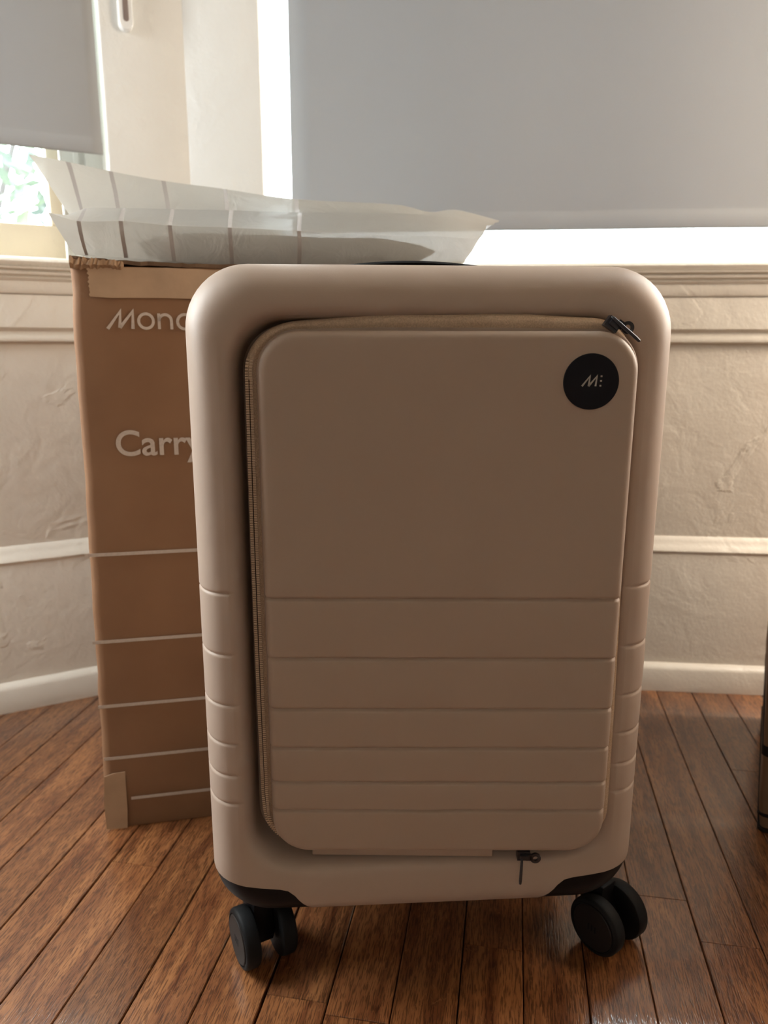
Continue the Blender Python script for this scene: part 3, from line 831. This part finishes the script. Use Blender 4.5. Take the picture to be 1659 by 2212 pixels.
random.seed(21)
Vt = []; F = []
for k in range(27):
    u = 0.0125 + 0.046 * k / 26; a = 0.004 * (1 - k / 26) + 0.0015
    lo = BH - 0.0015 - random.uniform(0.0, 0.0025); hi = BH + 0.0035 + a * random.uniform(0.3, 1.2)
    for y_, z_ in ((-0.0012, lo), (-0.0030 - random.uniform(0, 0.002), lo + (hi - lo) * 0.4), (-0.0018 - random.uniform(0, 0.0015), hi), (0.004, hi - 0.001), (0.004, lo)):
        Vt.append((u, y_, z_))
for k in range(26):
    for q in range(5): F.append((k * 5 + q, k * 5 + (q + 1) % 5, k * 5 + 5 + (q + 1) % 5, k * 5 + 5 + q))
F += [(0, 1, 2, 3, 4), tuple(26 * 5 + q for q in (4, 3, 2, 1, 0))]
pyd('torn_edge', Vt, F, M_cardedge, BOX)


def patch(name, pts, m, y, th=0.0003, ruff=0.0):
    """flat piece on the carton's front; pts (u, z) counter-clockwise"""
    n = len(pts); b = MB(); b.rings([[Vector((u, y, z)) for u, z in pts], [Vector((u, y - th, z)) for u, z in pts]])
    return b.build(name, m, BOX)


random.seed(11)
ed = [(0.0268 + random.uniform(-0.0005, 0.0009) + 0.001 * (k % 2), 0.551 + 0.026 * k / 14) for k in range(15)]
tp = [(0.0278, 0.5492), (0.045, 0.5483), (0.09, 0.5488), (0.16, 0.5478), (0.30, 0.548)] + [(0.30, 0.5755)] + [(0.30 - 0.0135 * k, 0.5752 + random.uniform(-0.0008, 0.0008)) for k in range(1, 19)] + list(reversed([(u, z) for u, z in ed]))
patch('tape_strip', tp, M_tape, -0.0012, 0.0005)
tp2 = [(0.0015, 0.002), (0.0225, 0.001), (0.0238, 0.02), (0.0242, 0.055), (0.0246, 0.0675), (0.012, 0.0668), (0.0035, 0.064), (0.001, 0.03)]
patch('tape_strip', tp2, M_tape, -0.0014, 0.0005)
for z, u0 in ((0.3045, -0.001), (0.2135, -0.001), (0.1430, -0.001), (0.0838, 0.0), (0.0352, 0.0240)):
    b = MB(); h = 0.0016; F_ = []
    us = [u0 + 0.0045, 0.05, 0.10, 0.2, 0.3, BW - 0.006]
    patch('printed_stripe', [(u, z - h) for u in us] + [(u, z + h + 0.0002) for u in reversed(us)], M_print, -0.0012, 0.0002)
# lettering: slanted mark "mono" and the word Carry
lt = MB(); w = 0.0030; y0, y1 = -0.0012, -0.0014
zb_ = 0.5206; hh = 0.0158
mk = lambda u, z: (u, z)
stroke(lt, [(0.0410, zb_), (0.0530, zb_ + hh), (0.0518, zb_ + 0.0010)], w, y0, y1)
stroke(lt, [(0.0518, zb_ + 0.0010), (0.0640, zb_ + hh), (0.0634, zb_)], w, y0, y1)
def circ(cx, cz, r): return [(cx + r * math.cos(2 * PI * k / 28), cz + r * math.sin(2 * PI * k / 28)) for k in range(29)]
stroke(lt, circ(0.0755, zb_ + 0.0072, 0.0066), 0.0026, y0, y1)
stroke(lt, [(0.0872, zb_), (0.0872, zb_ + 0.0142)], 0.0026, y0, y1)
stroke(lt, [(0.0872, zb_ + 0.0070)] + [(0.0928 - 0.0056 * math.cos(PI * k / 12), zb_ + 0.0076 + 0.0056 * math.sin(PI * k / 12)) for k in range(1, 12)] + [(0.0984, zb_ + 0.007), (0.0984, zb_ - 0.0002)], 0.0026, y0, y1)
stroke(lt, circ(0.1105, zb_ + 0.0068, 0.0066), 0.0026, y0, y1)
o = lt.build('printed_lettering', M_print, BOX)
fc = bpy.data.curves.new('Carry', 'FONT'); fc.body = 'Carry'; fc.size = 0.0345; fc.extrude = 0.0001; fc.offset = 0.00045; fc.resolution_u = 12; fc.space_character = 1.0
fo = bpy.data.objects.new('tmp_text', fc); COL.objects.link(fo); bpy.context.view_layer.update()
me = bpy.data.meshes.new_from_object(fo.evaluated_get(bpy.context.evaluated_depsgraph_get())); bpy.data.objects.remove(fo)
o = link('printed_lettering', me, M_print, BOX); o.location = (0.0392, -0.0014, 0.4022); o.rotation_euler = (PI / 2, 0, 0)

# ------------------------------------------------------------------ plastic film bag on the carton
bo = Vector((-0.2965, 0.7075, 0)); bu = Vector((math.cos(BYAW), math.sin(BYAW), 0)); bn = Vector((-bu.y, bu.x, 0))
BAG = thing('plastic_bag', 'frosted white plastic bag with grid lines lying flat on the tall carton', 'bag', tuple(bo + Vector((0.15, 0.08, BH + 0.005))))
st = {  # polylines over ten stations: (u, z) at a given depth behind the carton's front
    'L0': (0.008, [(0.0162, .5860), (0.0264, .5862), (0.0609, .5845), (0.1037, .5825), (0.1567, .5812), (0.2205, .5810), (0.3125, .5812), (0.3579, .5818), (0.3822, .5835), (0.4017, .6116)]),
    'L1': (-0.002, [(-0.002, .6208), (0.0237, .6139), (0.0593, .6152), (0.102, .6130), (0.1557, .6127), (0.2203, .6115), (0.3082, .6100), (0.3527, .6109), (0.392, .6099), (0.4026, .6146)]),
    'L2': (0.050, [(0.0090, .6240), (0.0223, .6332), (0.0569, .6345), (0.1027, .6353), (0.1585, .6361), (0.2264, .6364), (0.320, .6389), (0.3647, .6386), (0.3927, .6378), (0.4249, .6305)]),
    'L3': (0.090, [(0.0020, .6300), (0.0130, .6330), (0.0480, .6345), (0.0970, .6350), (0.1560, .6360), (0.2290, .6364), (0.330, .6385), (0.3740, .6380), (0.4040, .6390), (0.4450, .6370)]),
    'L4': (0.150, [(-0.0453, .7000), (-0.0068, .6943), (0.0353, .6871), (0.0893, .6798), (0.1546, .6741), (0.2326, .6666), (0.3454, .6650), (0.3874, .6584), (0.4214, .6617), (0.4745, .6516)]),
    'L5': (0.185, [(-0.030, .6800), (0.000, .6600), (0.038, .6480), (0.090, .6380), (0.155, .6320), (0.232, .6280), (0.340, .6270), (0.380, .6290), (0.405, .6340), (0.4600, .6480)]),
    'L6': (0.200, [(0.010, .6100), (0.020, .5900), (0.045, .5830), (0.092, .5812), (0.155, .5812), (0.230, .5812), (0.330, .5812), (0.370, .5830), (0.385, .5950), (0.4300, .6300)]),
}
keys = ['L0', 'L1', 'L2', 'L3', 'L4', 'L5', 'L6']
nS = 10


def cr_(a, b, c, d, t):
    return 0.5 * ((2 * b) + (c - a) * t + (2 * a - 5 * b + 4 * c - d) * t * t + (3 * b - a - 3 * c + d) * t ** 3)


def line_at(k, s):
    o, q = st[k]; i = min(int(s), nS - 2); t = s - i
    g = lambda j: q[max(0, min(nS - 1, j))]
    f = lambda m: cr_(g(i - 1)[m], g(i)[m], g(i + 1)[m], g(i + 2)[m], t)
    return Vector((f(0), o, f(1)))


cols = []; lines = [1, 2, 3, 4, 5]
for i in range(nS - 1):
    ln = abs(st['L1'][1][i + 1][0] - st['L1'][1][i][0]); hw = 0.0018 / max(ln, 0.01)
    ts = [k / 8 for k in range(8)]
    if i in lines: ts = [0, hw] + [hw + (1 - hw) * k / 8 for k in range(1, 8)]
    if (i + 1) in lines: ts = [t * 1.0 for t in ts if t < 1 - hw * 1.5] + [1 - hw]
    cols += [i + t for t in ts]
cols.append(nS - 1)
rows = []   # (segment, t)
sub = {0: 8, 1: 7, 2: 3, 3: 9, 4: 5, 5: 4, 6: 5}
for sgm in range(7):
    for k in range(sub[sgm]): rows.append((sgm, k / sub[sgm]))
V = []; nR_ = len(rows)
for s in cols:
    base = [line_at(k, s) for k in keys]
    for sg, t in rows:
        a = base[sg]; b_ = base[(sg + 1) % 7]; p = a.lerp(b_, t)
        cv = math.sin(PI * t)
        if sg == 0: p += Vector((0, -0.004 * cv, 0))
        if sg == 3: p += Vector((0, 0.004 * cv, 0.0))
        wr = noise.noise(Vector((p.x * 26, p.y * 30, p.z * 40))) * 0.0022 + noise.noise(Vector((p.x * 70 + p.z * 60, p.y * 60, p.z * 30 + 4))) * 0.0016
        if t == 0: wr *= 0.5
        if sg in (6, 5) or (sg == 0 and t < 0.2): wr *= 0.25
        p = p + Vector((0, wr * 0.8, wr * (0.7 if 0 < t < 1 else 0.25)))
        p.z = max(p.z, BH + 0.0042) if 0 <= p.x <= BW else p.z
        V.append(bo + bu * p.x + bn * p.y + Vector((0, 0, p.z)))
F = []; MI = []
for c in range(len(cols) - 1):
    mid_ = (cols[c] + cols[c + 1]) / 2; near = min(lines, key=lambda l: abs(l - mid_)); L1w = abs(st['L1'][1][min(near + 1, 9)][0] - st['L1'][1][near - 1][0]) / 2
    on = abs(mid_ - near) * L1w < 0.0014
    for r in range(nR_):
        r2 = (r + 1) % nR_
        F.append((c * nR_ + r, (c + 1) * nR_ + r, (c + 1) * nR_ + r2, c * nR_ + r2)); MI.append(1 if on and rows[r][0] < 4 else 0)
F.append(tuple(range(nR_ - 1, -1, -1))); MI.append(0)
F.append(tuple((len(cols) - 1) * nR_ + r for r in range(nR_))); MI.append(0)
me = bpy.data.meshes.new('bag_film'); me.from_pydata([v - BAG.location for v in V], [], F); me.update()
o = link('bag_film', me, [M_film, M_filmline], BAG, 32)
for pl, mi in zip(me.polygons, MI): pl.material_index = mi
# folded cloth inside the bag
rg = []
for k in range(25):
    t = k / 24; u = 0.072 + 0.288 * t; r = min(1, 6 * t, 6 * (1 - t)) ** 0.5
    pts = []
    for a in range(20):
        an = 2 * PI * a / 20; ca, sa = math.cos(an), math.sin(an)
        y = 0.0675 + 0.0535 * math.copysign(abs(ca) ** 0.4, ca) * (0.9 + 0.1 * r); z = 0.5985 + (0.0120 * r + 0.0010) * math.copysign(abs(sa) ** 0.45, sa)
        z += noise.noise(Vector((u * 30, y * 30, sa))) * 0.0015
        pts.append(bo + bu * u + bn * y + Vector((0, 0, max(z, BH + 0.0098))))
    rg.append(pts)
b = MB(); b.rings(rg); o = b.build('folded_cloth', M_cloth, None, True)
tag(o, 'dark greyish folded cloth inside the frosted plastic bag', 'cloth')

# ------------------------------------------------------------------ second carton cut off at the right edge
B2 = thing('carton', 'dark cardboard carton with a black strap at the right edge of the floor', 'carton', (0.4005, 0.7090, 0), R_(-27))
carton_body(0.30, 0.28, 0.50, 0.005, 9, -0.045).build('carton_body', M_carddark, B2, 50)
def wrap(name, z0, z1, m, out=0.0012):
    pts = [(-out, 0.27), (-out, 0.004), (-out + 0.0015, 0.0015), (0.004, -out), (0.295, -out)]
    ins = [(0.004, 0.27), (0.004, 0.004), (0.004, 0.004), (0.006, 0.004), (0.295, 0.004)]
    rg = []
    for (x, y), (xi, yi) in zip(pts, ins):
        sh = lambda z: -0.045 * z if x < 0.1 else 0
        tilt = -0.02 * max(0, x)
        rg.append([Vector((x + sh(z0), y, z0 + tilt)), Vector((x + sh(z1), y, z1 + tilt)), Vector((xi + sh(z1), yi, z1 + tilt)), Vector((xi + sh(z0), yi, z0 + tilt))])
    b = MB(); b.rings(rg); return b.build(name, m, B2)
wrap('strap', 0.0875, 0.0985, M_ink); wrap('bottom_seam', 0.0185, 0.0215, M_ink, 0.0016); wrap('bottom_band', 0.0, 0.004, M_ink, 0.0008)

# ------------------------------------------------------------------ garden outside the left window
struct(pyd('ground', [(-9, 1.9, -0.4), (9, 1.9, -0.4), (9, 12, -0.4), (-9, 12, -0.4), (-9, 1.9, -0.5), (9, 1.9, -0.5), (9, 12, -0.5), (-9, 12, -0.5)], [(0, 1, 2, 3), (7, 6, 5, 4), (0, 4, 5, 1), (1, 5, 6, 2), (2, 6, 7, 3), (3, 7, 4, 0)], M_ground))
sh = thing('shrub', 'leafy green shrub outside the left window', 'shrub', (-2.1, 3.3, -0.4))
b = MB()
for k in range(7):
    a = k * 0.9; b.tube([(0.05 * math.cos(a), 0.05 * math.sin(a), 0), (0.3 * math.cos(a), 0.25 * math.sin(a), 0.9), (0.7 * math.cos(a), 0.45 * math.sin(a), 2.0)], [0.03, 0.02, 0.008], 7)
b.build('stems', M_bark, sh)
lf = MB(); random.seed(4)
for k in range(1700):
    while True:
        q = Vector((random.uniform(-1, 1), random.uniform(-1, 1), random.uniform(-1, 1)))
        if q.length < 1 and noise.noise(q * 2.3 + Vector((3, 1, 5))) > -0.12: break
    c = Vector((q.x * 1.05, q.y * 0.6, 1.35 + q.z * 1.2)); a = Vector((random.gauss(0, 1), random.gauss(0, 1), random.gauss(0, 1))).normalized(); d = a.orthogonal().normalized(); l = random.uniform(0.025, 0.06)
    lf.add([c - a * l, c + d * l * 0.45, c + a * l, c - d * l * 0.45, c + a.cross(d) * l * 0.12], [(0, 1, 4), (1, 2, 4), (2, 3, 4), (3, 0, 4)])
o = lf.build('leaves', M_leaf, sh); o['kind'] = 'stuff'
